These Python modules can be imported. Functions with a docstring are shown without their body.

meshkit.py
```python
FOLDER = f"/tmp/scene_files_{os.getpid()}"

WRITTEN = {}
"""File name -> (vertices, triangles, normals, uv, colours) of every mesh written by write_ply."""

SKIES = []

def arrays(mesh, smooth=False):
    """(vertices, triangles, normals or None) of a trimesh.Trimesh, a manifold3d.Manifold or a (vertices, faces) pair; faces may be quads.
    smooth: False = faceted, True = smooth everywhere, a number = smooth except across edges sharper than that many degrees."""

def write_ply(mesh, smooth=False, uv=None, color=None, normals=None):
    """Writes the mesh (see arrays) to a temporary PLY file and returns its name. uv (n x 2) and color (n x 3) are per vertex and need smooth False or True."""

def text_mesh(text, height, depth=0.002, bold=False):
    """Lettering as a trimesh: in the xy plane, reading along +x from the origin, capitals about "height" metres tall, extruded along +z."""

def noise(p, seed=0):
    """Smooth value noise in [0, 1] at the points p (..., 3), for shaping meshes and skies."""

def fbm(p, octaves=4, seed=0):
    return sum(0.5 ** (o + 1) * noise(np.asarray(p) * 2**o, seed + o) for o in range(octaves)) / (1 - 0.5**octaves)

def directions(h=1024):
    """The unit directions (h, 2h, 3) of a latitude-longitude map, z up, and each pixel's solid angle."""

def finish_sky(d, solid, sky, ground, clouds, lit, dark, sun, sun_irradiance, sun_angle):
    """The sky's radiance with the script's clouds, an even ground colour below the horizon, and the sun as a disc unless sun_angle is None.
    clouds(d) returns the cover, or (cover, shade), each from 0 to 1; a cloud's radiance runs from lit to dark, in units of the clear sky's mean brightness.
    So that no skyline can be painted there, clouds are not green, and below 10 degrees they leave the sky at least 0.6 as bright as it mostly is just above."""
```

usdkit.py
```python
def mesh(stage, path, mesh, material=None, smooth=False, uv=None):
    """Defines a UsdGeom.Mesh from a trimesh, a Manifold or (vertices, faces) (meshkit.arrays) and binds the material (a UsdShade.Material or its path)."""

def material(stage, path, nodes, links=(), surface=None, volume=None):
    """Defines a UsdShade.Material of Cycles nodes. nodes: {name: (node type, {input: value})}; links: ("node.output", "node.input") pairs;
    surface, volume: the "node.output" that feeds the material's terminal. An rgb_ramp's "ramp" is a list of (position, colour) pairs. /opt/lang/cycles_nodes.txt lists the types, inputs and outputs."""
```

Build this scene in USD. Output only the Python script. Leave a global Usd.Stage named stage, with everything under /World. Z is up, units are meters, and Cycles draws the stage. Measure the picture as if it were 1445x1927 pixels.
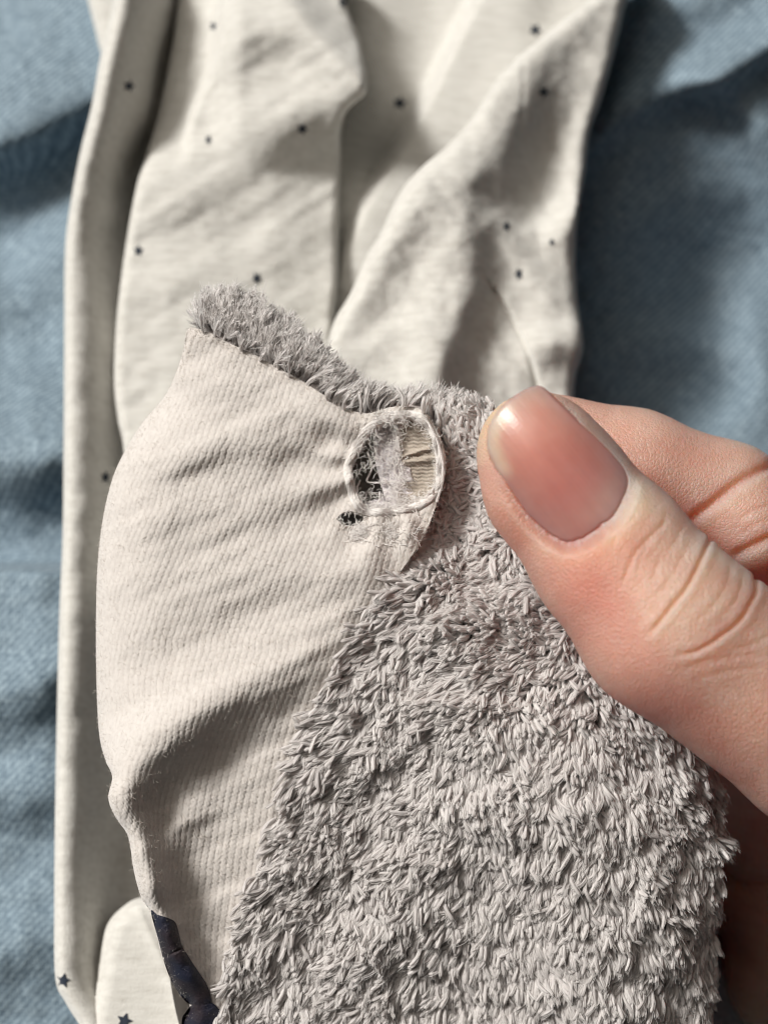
import math, random, numpy as np, trimesh, shapely, usdkit, meshkit
from scipy.spatial import cKDTree
from scipy.interpolate import RegularGridInterpolator
from pxr import Usd, UsdGeom, UsdLux, UsdShade, Gf, Sdf, Vt

random.seed(4)
rng = np.random.default_rng(4)
stage = Usd.Stage.CreateInMemory()
UsdGeom.SetStageUpAxis(stage, 'Z'); UsdGeom.SetStageMetersPerUnit(stage, 1.0)
UsdGeom.Xform.Define(stage, '/World'); UsdGeom.Scope.Define(stage, '/World/Looks')

# ------------------------------------------------------------------ camera and lamps
# All shapes are laid out in millimetres in a frame whose z axis is the line of sight
# (x right, y up); the bed then lies level once this frame is tilted by TILT.
DIST = 200.0                      # lens to the pinched cloth, mm
PPM = 15.0                        # reference-sketch units per mm in the plane of the pinched cloth
SLOPE = 0.25
TILT = math.atan(SLOPE)
LIFT = 62.0
ct, st_ = math.cos(TILT), math.sin(TILT)
ROT = np.array([[1, 0, 0], [0, ct, -st_], [0, st_, ct]])

def world(p):
    return (np.asarray(p, float) @ ROT.T + [0, 0, LIFT]) * 1e-3

cam = UsdGeom.Camera.Define(stage, '/World/camera')
FOCAL = 50.0
half_w = 1445 / PPM / 2
cam.CreateFocalLengthAttr(FOCAL)
cam.CreateHorizontalApertureAttr(2 * FOCAL * half_w / DIST)
cam.CreateVerticalApertureAttr(2 * FOCAL * half_w / DIST * 1024 / 767)
cam.CreateClippingRangeAttr(Gf.Vec2f(0.01, 20))
cam.CreateFStopAttr(13.0)
cam.CreateFocusDistanceAttr(0.1985)
cam.CreateExposureAttr(-0.15)
m4 = np.eye(4); m4[:3, :3] = ROT.T; m4[3, :3] = world([0, 0, DIST])
cam.AddTransformOp().Set(Gf.Matrix4d(*m4.ravel()))

def lamp(name, direction, dist, w, h, intensity, color):
    """A rectangular lamp (a window) facing the cloth from the given direction of the sketch frame."""
    d = np.asarray(direction, float); d /= np.linalg.norm(d)
    zax = ROT @ d; xax = np.cross([0, 0, 1.0], zax); xax /= np.linalg.norm(xax); yax = np.cross(zax, xax)
    l = UsdLux.RectLight.Define(stage, '/World/' + name)
    l.CreateWidthAttr(w); l.CreateHeightAttr(h); l.CreateIntensityAttr(intensity); l.CreateColorAttr(Gf.Vec3f(*color))
    m = np.eye(4); m[0, :3], m[1, :3], m[2, :3] = xax, yax, zax; m[3, :3] = world([0, 0, -10]) + zax * dist
    l.AddTransformOp().Set(Gf.Matrix4d(*m.ravel()))
lamp('window_light', (-0.60, 0.50, 0.62), 1.6, 0.27, 0.31, 140.0, (1.0, 0.975, 0.925))
lamp('room_light', (-0.45, 0.5, 0.74), 1.8, 1.4, 1.4, 2.6, (1.0, 0.91, 0.80))

# ------------------------------------------------------------------ small helpers
def smooth01(t):
    t = np.clip(t, 0, 1); return t * t * (3 - 2 * t)

def pm(X, Y, z):
    """A sketch position (right, down) at height z, in mm."""
    X, Y, z = np.broadcast_arrays(np.asarray(X, float), np.asarray(Y, float), np.asarray(z, float))
    k = (DIST - z) / DIST / PPM
    return np.stack([(X - 722.5) * k, (963.5 - Y) * k, z], -1)

def px(p):
    k = (DIST - p[..., 2]) / DIST / PPM
    return p[..., 0] / k + 722.5, 963.5 - p[..., 1] / k

def curve(pts, n=None, closed=False):
    """Catmull-Rom through the points."""
    p = np.asarray(pts, float); m = len(p)
    if closed:
        q = np.vstack([p[-1], p, p[0], p[1]]); segs = m
    else:
        q = np.vstack([2 * p[0] - p[1], p, 2 * p[-1] - p[-2]]); segs = m - 1
    out = []
    for i in range(segs):
        a, b, c, d = q[i:i + 4]
        k = n or max(2, int(np.linalg.norm(c[:2] - b[:2]) / 2))
        t = np.linspace(0, 1, k, endpoint=False)[:, None]
        out.append(0.5 * (2 * b + (c - a) * t + (2 * a - 5 * b + 4 * c - d) * t ** 2 + (3 * b - a - 3 * c + d) * t ** 3))
    if not closed:
        out.append(p[-1:])
    return np.vstack(out)

class Line:
    """Distance to, side of (positive to the right of travel as drawn, y down) and place along a polyline."""
    def __init__(self, pts, vals=None):
        src = np.asarray(pts, float)
        v = np.ones(len(src)) if vals is None else np.asarray(vals, float)
        full = curve(np.column_stack([src, v]))
        self.p, self.v = full[:, :2], full[:, 2]
        d = np.gradient(self.p, axis=0); self.t = d / np.maximum(np.linalg.norm(d, axis=1, keepdims=True), 1e-9)
        self.tree = cKDTree(self.p)
    def at(self, X, Y):
        q = np.stack([X, Y], -1)
        d, i = self.tree.query(q)
        r = q - self.p[i]
        side = self.t[i][..., 0] * r[..., 1] - self.t[i][..., 1] * r[..., 0]
        self.perp = side
        return d * np.sign(side), self.v[i], d

def ridge(X, Y, line, wl, wr):
    s, v, d = line.at(X, Y)
    side = np.clip(line.perp / np.maximum(d, 1e-6), -1, 1)
    return v * np.exp(-(d / (wl + (wr - wl) * (0.5 + 0.5 * side))) ** 2)

def fbm2(X, Y, scale, seed=0, octaves=3):
    return meshkit.fbm(np.stack([X / scale, Y / scale, np.full_like(X, 0.37)], -1), octaves, seed) - 0.5

def wrinkle(X, Y, turn, seed, along, across, amp):
    c, q = math.cos(turn), math.sin(turn)
    a, b = X * c + Y * q, -X * q + Y * c
    return amp * fbm2(a / along * 100 + 900, b / across * 100 + 900, 100, seed, 2)

class Sheet:
    """A piece of cloth: a fine grid clipped to an outline (and holes), with height zfun(X, Y, inside distance)."""
    def __init__(self, outline, zfun, h=4.0, holes=(), skirt=3.0, tuck=10.0, smooth_outline=True, disp=None):
        ring = curve(outline, closed=True) if smooth_outline else np.asarray(outline, float)
        hr = [curve(q, closed=True) for q in holes]
        poly = shapely.Polygon(ring, hr).buffer(0)
        dens = [np.asarray(r.segmentize(1.0).coords) for r in ([poly.exterior, *poly.interiors] if poly.geom_type == 'Polygon' else [g for q in poly.geoms for g in [q.exterior, *q.interiors]])]
        bp = np.vstack(dens); self.tree = cKDTree(bp); self.poly = poly; self.outer = cKDTree(dens[0])
        x0, y0, x1, y1 = poly.bounds
        xs, ys = np.arange(x0 - h, x1 + 2 * h, h), np.arange(y0 - h, y1 + 2 * h, h)
        GX, GY = np.meshgrid(xs, ys)
        nx, ny = len(xs), len(ys)
        i, j = np.meshgrid(np.arange(nx - 1), np.arange(ny - 1))
        inside = shapely.contains_xy(poly, GX[:-1, :-1] + h / 2, GY[:-1, :-1] + h / 2)
        a = (j * nx + i)[inside]
        quads = np.stack([a, a + nx, a + nx + 1, a + 1], 1)          # seen from the front: counter-clockwise with y up
        used = np.unique(quads); remap = -np.ones(nx * ny, int); remap[used] = np.arange(len(used))
        quads = remap[quads]
        X, Y = GX.ravel()[used].copy(), GY.ravel()[used].copy()
        e = np.sort(np.vstack([quads[:, [0, 1]], quads[:, [1, 2]], quads[:, [2, 3]], quads[:, [3, 0]]]), 1)
        de = np.vstack([quads[:, [0, 1]], quads[:, [1, 2]], quads[:, [2, 3]], quads[:, [3, 0]]])
        key = e[:, 0] * len(X) + e[:, 1]
        u, inv, cnt = np.unique(key, return_inverse=True, return_counts=True)
        edge = de[cnt[inv] == 1]
        b = np.unique(edge)
        _, k = self.tree.query(np.stack([X[b], Y[b]], 1)); X[b], Y[b] = bp[k, 0], bp[k, 1]
        self.X, self.Y, self.quads, self.edge, self.b = X, Y, quads, edge, b
        self.sd = self.dist(X, Y)
        self.zfun = zfun
        z = zfun(X, Y, self.sd)
        self.z0 = z
        if disp is not None:
            z = z + disp(self, X, Y, z)
        self.P = pm(X, Y, z)
        V, F = [self.P], [np.vstack([quads[:, [0, 1, 2]], quads[:, [0, 2, 3]]])]
        if skirt:
            # the cloth turns under along its edge
            nb = {v: n for n, v in enumerate(b)}
            base = len(self.P); rows = 3
            q = np.stack([X[b], Y[b]], 1)
            d0 = self.dist(q[:, 0], q[:, 1] )
            g = np.stack([self.dist(q[:, 0] + 4, q[:, 1], True) - self.dist(q[:, 0] - 4, q[:, 1], True), self.dist(q[:, 0], q[:, 1] + 4, True) - self.dist(q[:, 0], q[:, 1] - 4, True)], 1)
            g /= np.maximum(np.linalg.norm(g, axis=1, keepdims=True), 1e-6)
            for r in range(1, rows + 1):
                an = r / rows * math.pi / 2
                qq = q + g * tuck * (1 - math.cos(an))
                V.append(pm(qq[:, 0], qq[:, 1], z[b] - skirt * math.sin(an)))
            idx = np.array([[nb[s], nb[t]] for s, t in edge])
            for r in range(rows):
                top = edge if r == 0 else idx + base + (r - 1) * len(b)
                low = idx + base + r * len(b)
                F += [np.stack([top[:, 0], low[:, 0], low[:, 1]], 1), np.stack([top[:, 0], low[:, 1], top[:, 1]], 1)]
        self.V, self.F = np.vstack(V), np.vstack(F)
    def dist(self, X, Y, signed=False):
        d, _ = self.tree.query(np.stack([X, Y], -1))
        if signed:
            d = np.where(shapely.contains_xy(self.poly, X, Y), d, -d)
        return d
    def height(self, X, Y):
        return self.zfun(np.asarray(X, float), np.asarray(Y, float), self.dist(np.asarray(X, float), np.asarray(Y, float)))

def roll(d, r, depth):
    """How far cloth has dropped at distance d from a folded edge of radius r (sketch units) and depth (mm)."""
    t = np.clip(1 - d / r, 0, 1)
    return depth * (1 - np.sqrt(np.maximum(1 - t * t, 0)))

USED = {}
def path(name, parent=None):
    base = (str(parent.GetPath()) if parent else '/World') + '/' + name
    n = USED.get(base, 0); USED[base] = n + 1
    return base if n == 0 else f'{base}_{n:03d}'

def data(prim, **kw):
    for k, v in kw.items():
        if v: prim.SetCustomDataByKey(k, v)
    return prim

def thing(name, label, cat, group=None):
    return data(UsdGeom.Xform.Define(stage, path(name)).GetPrim(), label=label, category=cat, group=group)

def obj(name, V, F, mat, parent=None, smooth=True, col=None, uv=None, **kw):
    m = usdkit.mesh(stage, path(name, parent), (world(V), F), mat, smooth)
    if col is not None:
        UsdGeom.PrimvarsAPI(m).CreatePrimvar('tone', Sdf.ValueTypeNames.Color3fArray, 'vertex').Set(Vt.Vec3fArray.FromNumpy(np.asarray(col, np.float32)))
    if uv is not None:
        UsdGeom.PrimvarsAPI(m).CreatePrimvar('st', Sdf.ValueTypeNames.TexCoord2fArray, 'vertex').Set(Vt.Vec2fArray.FromNumpy(np.asarray(uv, np.float32)))
    return data(m.GetPrim(), **kw)

def curves(name, pts, radii, mat, parent=None, **kw):
    """pts (n, k, 3) in mm, radii (k,) or (n, k) in mm."""
    n, k, _ = pts.shape
    c = UsdGeom.BasisCurves.Define(stage, path(name, parent))
    c.CreateTypeAttr('linear'); c.CreateWrapAttr('nonperiodic')
    c.CreatePointsAttr(Vt.Vec3fArray.FromNumpy(world(pts.reshape(-1, 3)).astype(np.float32)))
    c.CreateCurveVertexCountsAttr(Vt.IntArray.FromNumpy(np.full(n, k, np.int32)))
    w = np.broadcast_to(np.asarray(radii) * 2e-3, (n, k)).astype(np.float32).ravel()
    c.CreateWidthsAttr(Vt.FloatArray.FromNumpy(np.ascontiguousarray(w))); c.SetWidthsInterpolation('vertex')
    UsdShade.MaterialBindingAPI.Apply(c.GetPrim()).Bind(mat)
    return data(c.GetPrim(), **kw)

def tubes(pts, radius, sides=6):
    """One swept tube along pts (k, 3) in mm with end caps; returns vertices, faces."""
    p = np.asarray(pts, float); k = len(p)
    r = np.broadcast_to(np.asarray(radius, float), (k,))
    t = np.gradient(p, axis=0); t /= np.maximum(np.linalg.norm(t, axis=1, keepdims=True), 1e-9)
    up = np.tile([0.0, 0.0, 1.0], (k, 1)); a = np.cross(t, up); a /= np.maximum(np.linalg.norm(a, axis=1, keepdims=True), 1e-6); b = np.cross(a, t)
    an = np.arange(sides) * 2 * math.pi / sides
    V = (p[:, None] + r[:, None, None] * (a[:, None] * np.cos(an)[None, :, None] + b[:, None] * np.sin(an)[None, :, None])).reshape(-1, 3)
    F = []
    for i in range(k - 1):
        for j in range(sides):
            q, w = i * sides + j, i * sides + (j + 1) % sides
            F += [[q, q + sides, w + sides], [q, w + sides, w]]
    V = np.vstack([V, p[0], p[-1]])
    for j in range(sides):
        F += [[k * sides, j, (j + 1) % sides], [k * sides + 1, (k - 1) * sides + (j + 1) % sides, (k - 1) * sides + j]]
    return V, np.array(F)

def mat(name, nodes, links, surface):
    return usdkit.material(stage, '/World/Looks/' + name, nodes, links, surface)

# ------------------------------------------------------------------ materials
def cloth_mat(name, ca, cb, fleck, scale, stretch, bump_scale, bump, sheen=0.25, warp=0.3):
    """Woven or knitted cloth: two tones drawn out along the threads, sparse flecks, a fine nap."""
    return mat(name, {
        'geo': ('texture_coordinate', {}),
        'map': ('mapping', {'scale': stretch}),
        'n1': ('noise_texture', {'scale': scale, 'detail': 4.0, 'roughness': 0.6}),
        'n2': ('noise_texture', {'scale': scale * 0.12, 'detail': 3.0}),
        'r1': ('rgb_ramp', {'ramp': [(0.30, cb), (0.62, ca)]}),
        'r2': ('rgb_ramp', {'ramp': [(0.25, fleck), (0.36, (1, 1, 1))]}),
        'mul': ('mix', {'mix_type': 'multiply', 'fac': warp}),
        'nb': ('noise_texture', {'scale': bump_scale, 'detail': 3.0, 'roughness': 0.7}),
        'bp': ('bump', {'strength': bump, 'distance': 0.0002}),
        'p': ('principled_bsdf', {'roughness': 0.85, 'specular_ior_level': 0.2, 'sheen_weight': sheen, 'sheen_roughness': 0.5, 'diffuse_roughness': 0.5}),
    }, [('geo.object', 'map.vector'), ('map.vector', 'n1.vector'), ('map.vector', 'n2.vector'), ('geo.object', 'nb.vector'),
        ('n1.fac', 'r1.fac'), ('n1.fac', 'r2.fac'), ('r1.color', 'mul.color1'), ('r2.color', 'mul.color2'),
        ('mul.color', 'p.base_color'), ('nb.fac', 'bp.height'), ('bp.normal', 'p.normal')], 'p.BSDF')

M_star = cloth_mat('star_jersey', (0.68, 0.668, 0.635), (0.575, 0.56, 0.525), (0.62, 0.58, 0.54), 700, (0.35, 1.8, 1.0), 2600, 0.8)
M_knit = cloth_mat('knit_jersey', (0.655, 0.618, 0.59), (0.58, 0.542, 0.515), (0.80, 0.76, 0.74), 1500, (1.0, 1.0, 1.0), 7000, 0.3)
M_inner = cloth_mat('inner_knit', (0.50, 0.44, 0.38), (0.38, 0.33, 0.28), (0.7, 0.7, 0.7), 1500, (1.0, 1.0, 1.0), 6000, 0.4)
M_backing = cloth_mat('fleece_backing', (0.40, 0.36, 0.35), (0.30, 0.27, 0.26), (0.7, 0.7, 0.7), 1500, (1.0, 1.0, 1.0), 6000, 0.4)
M_ink = cloth_mat('star_ink', (0.035, 0.045, 0.065), (0.02, 0.026, 0.04), (0.8, 0.8, 0.8), 2000, (1.0, 1.0, 1.0), 6000, 0.3, 0.1)
M_sheet = mat('blue_bed_sheet', {
    'geo': ('texture_coordinate', {}),
    'm1': ('mapping', {'scale': (1.0, 7.0, 1.0)}), 'm2': ('mapping', {'scale': (7.0, 1.0, 1.0)}), 'm3': ('mapping', {'rotation': (0, 0, 0.75)}),
    'n1': ('noise_texture', {'scale': 560.0, 'detail': 4.0, 'roughness': 0.6}), 'n2': ('noise_texture', {'scale': 560.0, 'detail': 4.0, 'roughness': 0.6}),
    'tw': ('wave_texture', {'scale': 330.0, 'distortion': 1.2, 'detail': 2.0, 'detail_scale': 0.6}),
    'add': ('math', {'math_type': 'add'}), 'half': ('math', {'math_type': 'multiply', 'value2': 0.5}),
    'tws': ('math', {'math_type': 'multiply_add', 'value2': 0.11, 'value3': -0.055}), 'all': ('math', {'math_type': 'add'}),
    'r': ('rgb_ramp', {'ramp': [(0.36, (0.085, 0.13, 0.175)), (0.50, (0.18, 0.245, 0.30)), (0.64, (0.34, 0.43, 0.50))]}),
    'bp': ('bump', {'strength': 0.6, 'distance': 0.0005}),
    'p': ('principled_bsdf', {'roughness': 0.75, 'specular_ior_level': 0.3, 'sheen_weight': 0.35, 'sheen_roughness': 0.35, 'sheen_tint': (0.8, 0.9, 1.0)}),
}, [('geo.object', 'm1.vector'), ('geo.object', 'm2.vector'), ('geo.object', 'm3.vector'), ('m1.vector', 'n1.vector'), ('m2.vector', 'n2.vector'), ('m3.vector', 'tw.vector'),
    ('n1.fac', 'add.value1'), ('n2.fac', 'add.value2'), ('add.value', 'half.value1'), ('tw.fac', 'tws.value1'), ('half.value', 'all.value1'), ('tws.value', 'all.value2'),
    ('all.value', 'r.fac'), ('r.color', 'p.base_color'), ('all.value', 'bp.height'), ('bp.normal', 'p.normal')], 'p.BSDF')
M_pile = mat('fleece_pile', {
    'r': ('rgb_ramp', {'ramp': [(0.3, (0.74, 0.705, 0.70)), (0.7, (0.88, 0.855, 0.85))]}),
    'wn': ('noise_texture', {'scale': 150.0, 'detail': 2.0}), 'geo': ('texture_coordinate', {}),
    'um': ('mapping', {'scale': (11.0, 1.6, 1.0)}), 'un': ('noise_texture', {'scale': 1.6, 'detail': 3.0, 'roughness': 0.7}),
    'ur': ('rgb_ramp', {'ramp': [(0.3, (0.80, 0.78, 0.77)), (0.62, (1, 1, 1))]}), 'mul': ('mix', {'mix_type': 'multiply', 'fac': 0.8}),
    'bp': ('bump', {'strength': 0.8, 'distance': 0.00012}),
    'p': ('principled_bsdf', {'roughness': 0.40, 'specular_ior_level': 0.55, 'sheen_weight': 0.4, 'sheen_roughness': 0.35}),
    't': ('translucent_bsdf', {'color': (0.86, 0.82, 0.80)}), 'mx': ('mix_closure', {'fac': 0.30}),
}, [('geo.object', 'wn.vector'), ('wn.fac', 'r.fac'), ('geo.UV', 'um.vector'), ('um.vector', 'un.vector'), ('un.fac', 'ur.fac'), ('r.color', 'mul.color1'), ('ur.color', 'mul.color2'), ('mul.color', 'p.base_color'),
    ('un.fac', 'bp.height'), ('bp.normal', 'p.normal'), ('p.BSDF', 'mx.closure1'), ('t.BSDF', 'mx.closure2')], 'mx.closure')
M_fil = mat('pile_filament', {'p': ('principled_bsdf', {'base_color': (0.86, 0.84, 0.83), 'roughness': 0.35}), 't': ('translucent_bsdf', {'color': (0.7, 0.66, 0.64)}), 'mx': ('mix_closure', {'fac': 0.35})},
            [('p.BSDF', 'mx.closure1'), ('t.BSDF', 'mx.closure2')], 'mx.closure')
M_fluff = mat('loose_fibre', {'p': ('principled_bsdf', {'base_color': (0.90, 0.88, 0.865), 'roughness': 0.5}), 't': ('translucent_bsdf', {'color': (0.82, 0.79, 0.78)}), 'mx': ('mix_closure', {'fac': 0.35})},
              [('p.BSDF', 'mx.closure1'), ('t.BSDF', 'mx.closure2')], 'mx.closure')
M_lint = cloth_mat('matted_lint', (0.80, 0.77, 0.78), (0.66, 0.62, 0.65), (0.6, 0.6, 0.6), 2600, (1.0, 1.0, 1.0), 5000, 0.9)
M_rim = cloth_mat('rim_fabric', (0.82, 0.79, 0.765), (0.70, 0.665, 0.64), (0.7, 0.68, 0.67), 2600, (1.0, 1.0, 1.0), 5200, 1.0)
M_fuzz = mat('jersey_fuzz', {'p': ('principled_bsdf', {'base_color': (0.74, 0.69, 0.64), 'roughness': 0.6}), 't': ('translucent_bsdf', {'color': (0.74, 0.69, 0.64)}), 'mx': ('mix_closure', {'fac': 0.4})},
             [('p.BSDF', 'mx.closure1'), ('t.BSDF', 'mx.closure2')], 'mx.closure')
M_print = mat('navy_print', {
    'geo': ('texture_coordinate', {}), 'n': ('noise_texture', {'scale': 2600.0, 'detail': 4.0, 'roughness': 0.7}), 'n2': ('noise_texture', {'scale': 240.0, 'detail': 2.0}),
    'r': ('rgb_ramp', {'ramp': [(0.4, (0.010, 0.012, 0.030)), (0.6, (0.030, 0.020, 0.026))]}),
    'bp': ('bump', {'strength': 0.8, 'distance': 0.0003}),
    'p': ('principled_bsdf', {'roughness': 0.55, 'specular_ior_level': 0.45})},
    [('geo.object', 'n.vector'), ('geo.object', 'n2.vector'), ('n2.fac', 'r.fac'), ('r.color', 'p.base_color'), ('n.fac', 'bp.height'), ('bp.normal', 'p.normal')], 'p.BSDF')
def skin_mat(name, rough, coat, sss, bump):
    return mat(name, {
        'tone': ('attribute', {'attribute': 'tone'}), 'geo': ('texture_coordinate', {}),
        'n': ('noise_texture', {'scale': 260.0, 'detail': 4.0, 'roughness': 0.6}),
        'r': ('rgb_ramp', {'ramp': [(0.3, (0.90, 0.80, 0.78)), (0.7, (1, 1, 1))]}),
        'mul': ('mix', {'mix_type': 'multiply', 'fac': 0.75}),
        'v': ('voronoi_texture', {'scale': 1900.0, 'feature': 'distance_to_edge'}), 'vm': ('math', {'math_type': 'multiply', 'value2': 2.2}), 'vc': ('math', {'math_type': 'minimum', 'value2': 0.5}), 'n3': ('noise_texture', {'scale': 90.0, 'detail': 3.0}), 'r3': ('rgb_ramp', {'ramp': [(0.35, (1.0, 0.80, 0.76)), (0.6, (1, 1, 1))]}), 'mul3': ('mix', {'mix_type': 'multiply', 'fac': 0.7}), 'nb': ('noise_texture', {'scale': 1500.0, 'detail': 4.0, 'roughness': 0.65}),
        'sum': ('math', {'math_type': 'add'}),
        'bp': ('bump', {'strength': bump, 'distance': 0.0002}),
        'p': ('principled_bsdf', {'roughness': rough, 'specular_ior_level': 0.36, 'subsurface_weight': sss, 'subsurface_scale': 0.0022, 'subsurface_radius': (1.0, 0.34, 0.2), 'coat_weight': coat, 'coat_roughness': 0.3, 'subsurface_method': 'random_walk'}),
    }, [('tone.color', 'mul.color1'), ('geo.object', 'n.vector'), ('n.fac', 'r.fac'), ('r.color', 'mul.color2'), ('mul.color', 'mul3.color1'), ('geo.object', 'n3.vector'), ('n3.fac', 'r3.fac'), ('r3.color', 'mul3.color2'), ('mul3.color', 'p.base_color'),
        ('geo.object', 'v.vector'), ('geo.object', 'nb.vector'), ('v.distance', 'vm.value1'), ('vm.value', 'vc.value1'), ('vc.value', 'sum.value1'), ('nb.fac', 'sum.value2'), ('sum.value', 'bp.height'), ('bp.normal', 'p.normal')], 'p.BSDF')
M_skin = skin_mat('skin', 0.46, 0.0, 0.75, 0.8)
M_nail = skin_mat('nail_plate', 0.31, 0.0, 0.7, 0.06)

# ------------------------------------------------------------------ bed sheet
def bed0(X, Y):
    """The level of the bed below a sketch position: the plane z = -56 - SLOPE*y."""
    yk = (963.5 - Y) / PPM / DIST
    # z = -56 - SLOPE * yk * (DIST - z)
    return (-56 - SLOPE * yk * DIST) / (1 - SLOPE * yk)

bed_ridges = [(Line(p, v), wl, wr) for p, v, wl, wr in [
    ([(-300, 320), (0, 262), (120, 205), (260, 110), (420, -60)], [7, 11, 11, 8, 4], 170, 60),
    ([(-300, 560), (0, 545), (120, 470), (300, 420)], [3, 5, 4, 2], 60, 90),
    ([(-300, 860), (0, 862), (110, 855), (300, 870)], [10, 13, 13, 6], 120, 100),
    ([(-300, 1075), (0, 1077), (110, 1079), (300, 1090)], [8, 10, 10, 5], 13, 330),
    ([(-300, 1330), (0, 1310), (110, 1260), (250, 1200)], [4, 5, 4, 2], 60, 70),
    ([(-300, 1530), (0, 1500), (120, 1480), (300, 1500)], [3, 4, 4, 2], 60, 80),
    ([(-300, 1800), (0, 1790), (110, 1760), (300, 1700)], [3, 3, 3, 2], 80, 90),
    ([(1080, 290), (1160, 215), (1250, 168), (1330, 150), (1395, 195), (1440, 275), (1500, 420)], [3, 5, 6, 6, 6, 5, 4], 60, 40),
    ([(1330, 150), (1400, 110), (1470, 70), (1700, -60)], [6, 8, 8, 6], 50, 34),
    ([(1080, 60), (1220, 20), (1400, -40)], [3, 4, 3], 60, 60),
    ([(1400, 560), (1420, 640), (1432, 720), (1390, 800), (1300, 850)], [3, 6, 7, 5, 2], 60, 45),
    ([(1120, 660), (1250, 640), (1370, 655)], [2, 3, 3], 40, 50),
]]
def bed_z(X, Y, sd=None):
    z = bed0(X, Y)
    for l, wl, wr in bed_ridges:
        z = z + ridge(X, Y, l, wl, wr)
    z = z - 25 * np.exp(-((X - 1400) / 240) ** 2 - ((Y - 600) / 290) ** 2) - 26 * np.exp(-((X - 1450) / 130) ** 2 - ((Y - 1750) / 270) ** 2) - 9 * np.exp(-((X - 30) / 130) ** 2 - ((Y - 520) / 150) ** 2)
    return z + 6 * fbm2(X, Y, 330, 5) + 3.0 * fbm2(X, Y, 120, 6) + 1.0 * fbm2(X, Y, 40, 7)
xs, ys = np.concatenate([np.arange(-2600, -150, 60), np.arange(-150, 1600, 8), np.arange(1600, 4300, 60)]), np.concatenate([np.arange(-2400, -150, 60), np.arange(-150, 2080, 8), np.arange(2080, 4300, 60)])
GX, GY = np.meshgrid(xs, ys)
gz = bed_z(GX, GY)
V = pm(GX, GY, gz).reshape(-1, 3)
i, j = np.meshgrid(np.arange(len(xs) - 1), np.arange(len(ys) - 1)); a = (j * len(xs) + i).ravel(); n = len(xs)
obj('bed_sheet', V, np.vstack([np.stack([a, a + n, a + n + 1], 1), np.stack([a, a + n + 1, a + 1], 1)]), M_sheet, label='rumpled blue grey woven bed sheet under the star print garment', category='bed sheet', kind='structure')

# ------------------------------------------------------------------ star-print garment
def gb0(X, Y):
    return bed0(X, Y) + 5.0
garment = thing('star_print_garment', 'cream jersey garment printed with tiny navy stars, lying in soft folds on the blue sheet', 'garment')
def piece(outline, zfun, name, **kw):
    s = Sheet(outline, zfun, **{'h': 5.0, 'skirt': 5.0, 'tuck': 20.0, **kw})
    obj(name, s.V, s.F, M_star, garment)
    return s

# the far bit of hem at the top left
piece([(150, -60), (165, 0), (180, 60), (191, 100), (215, 140), (260, 60), (280, -60)], lambda X, Y, d: gb0(X, Y) + 9 - roll(d, 30, 3), 'cloth_fold')
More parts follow.
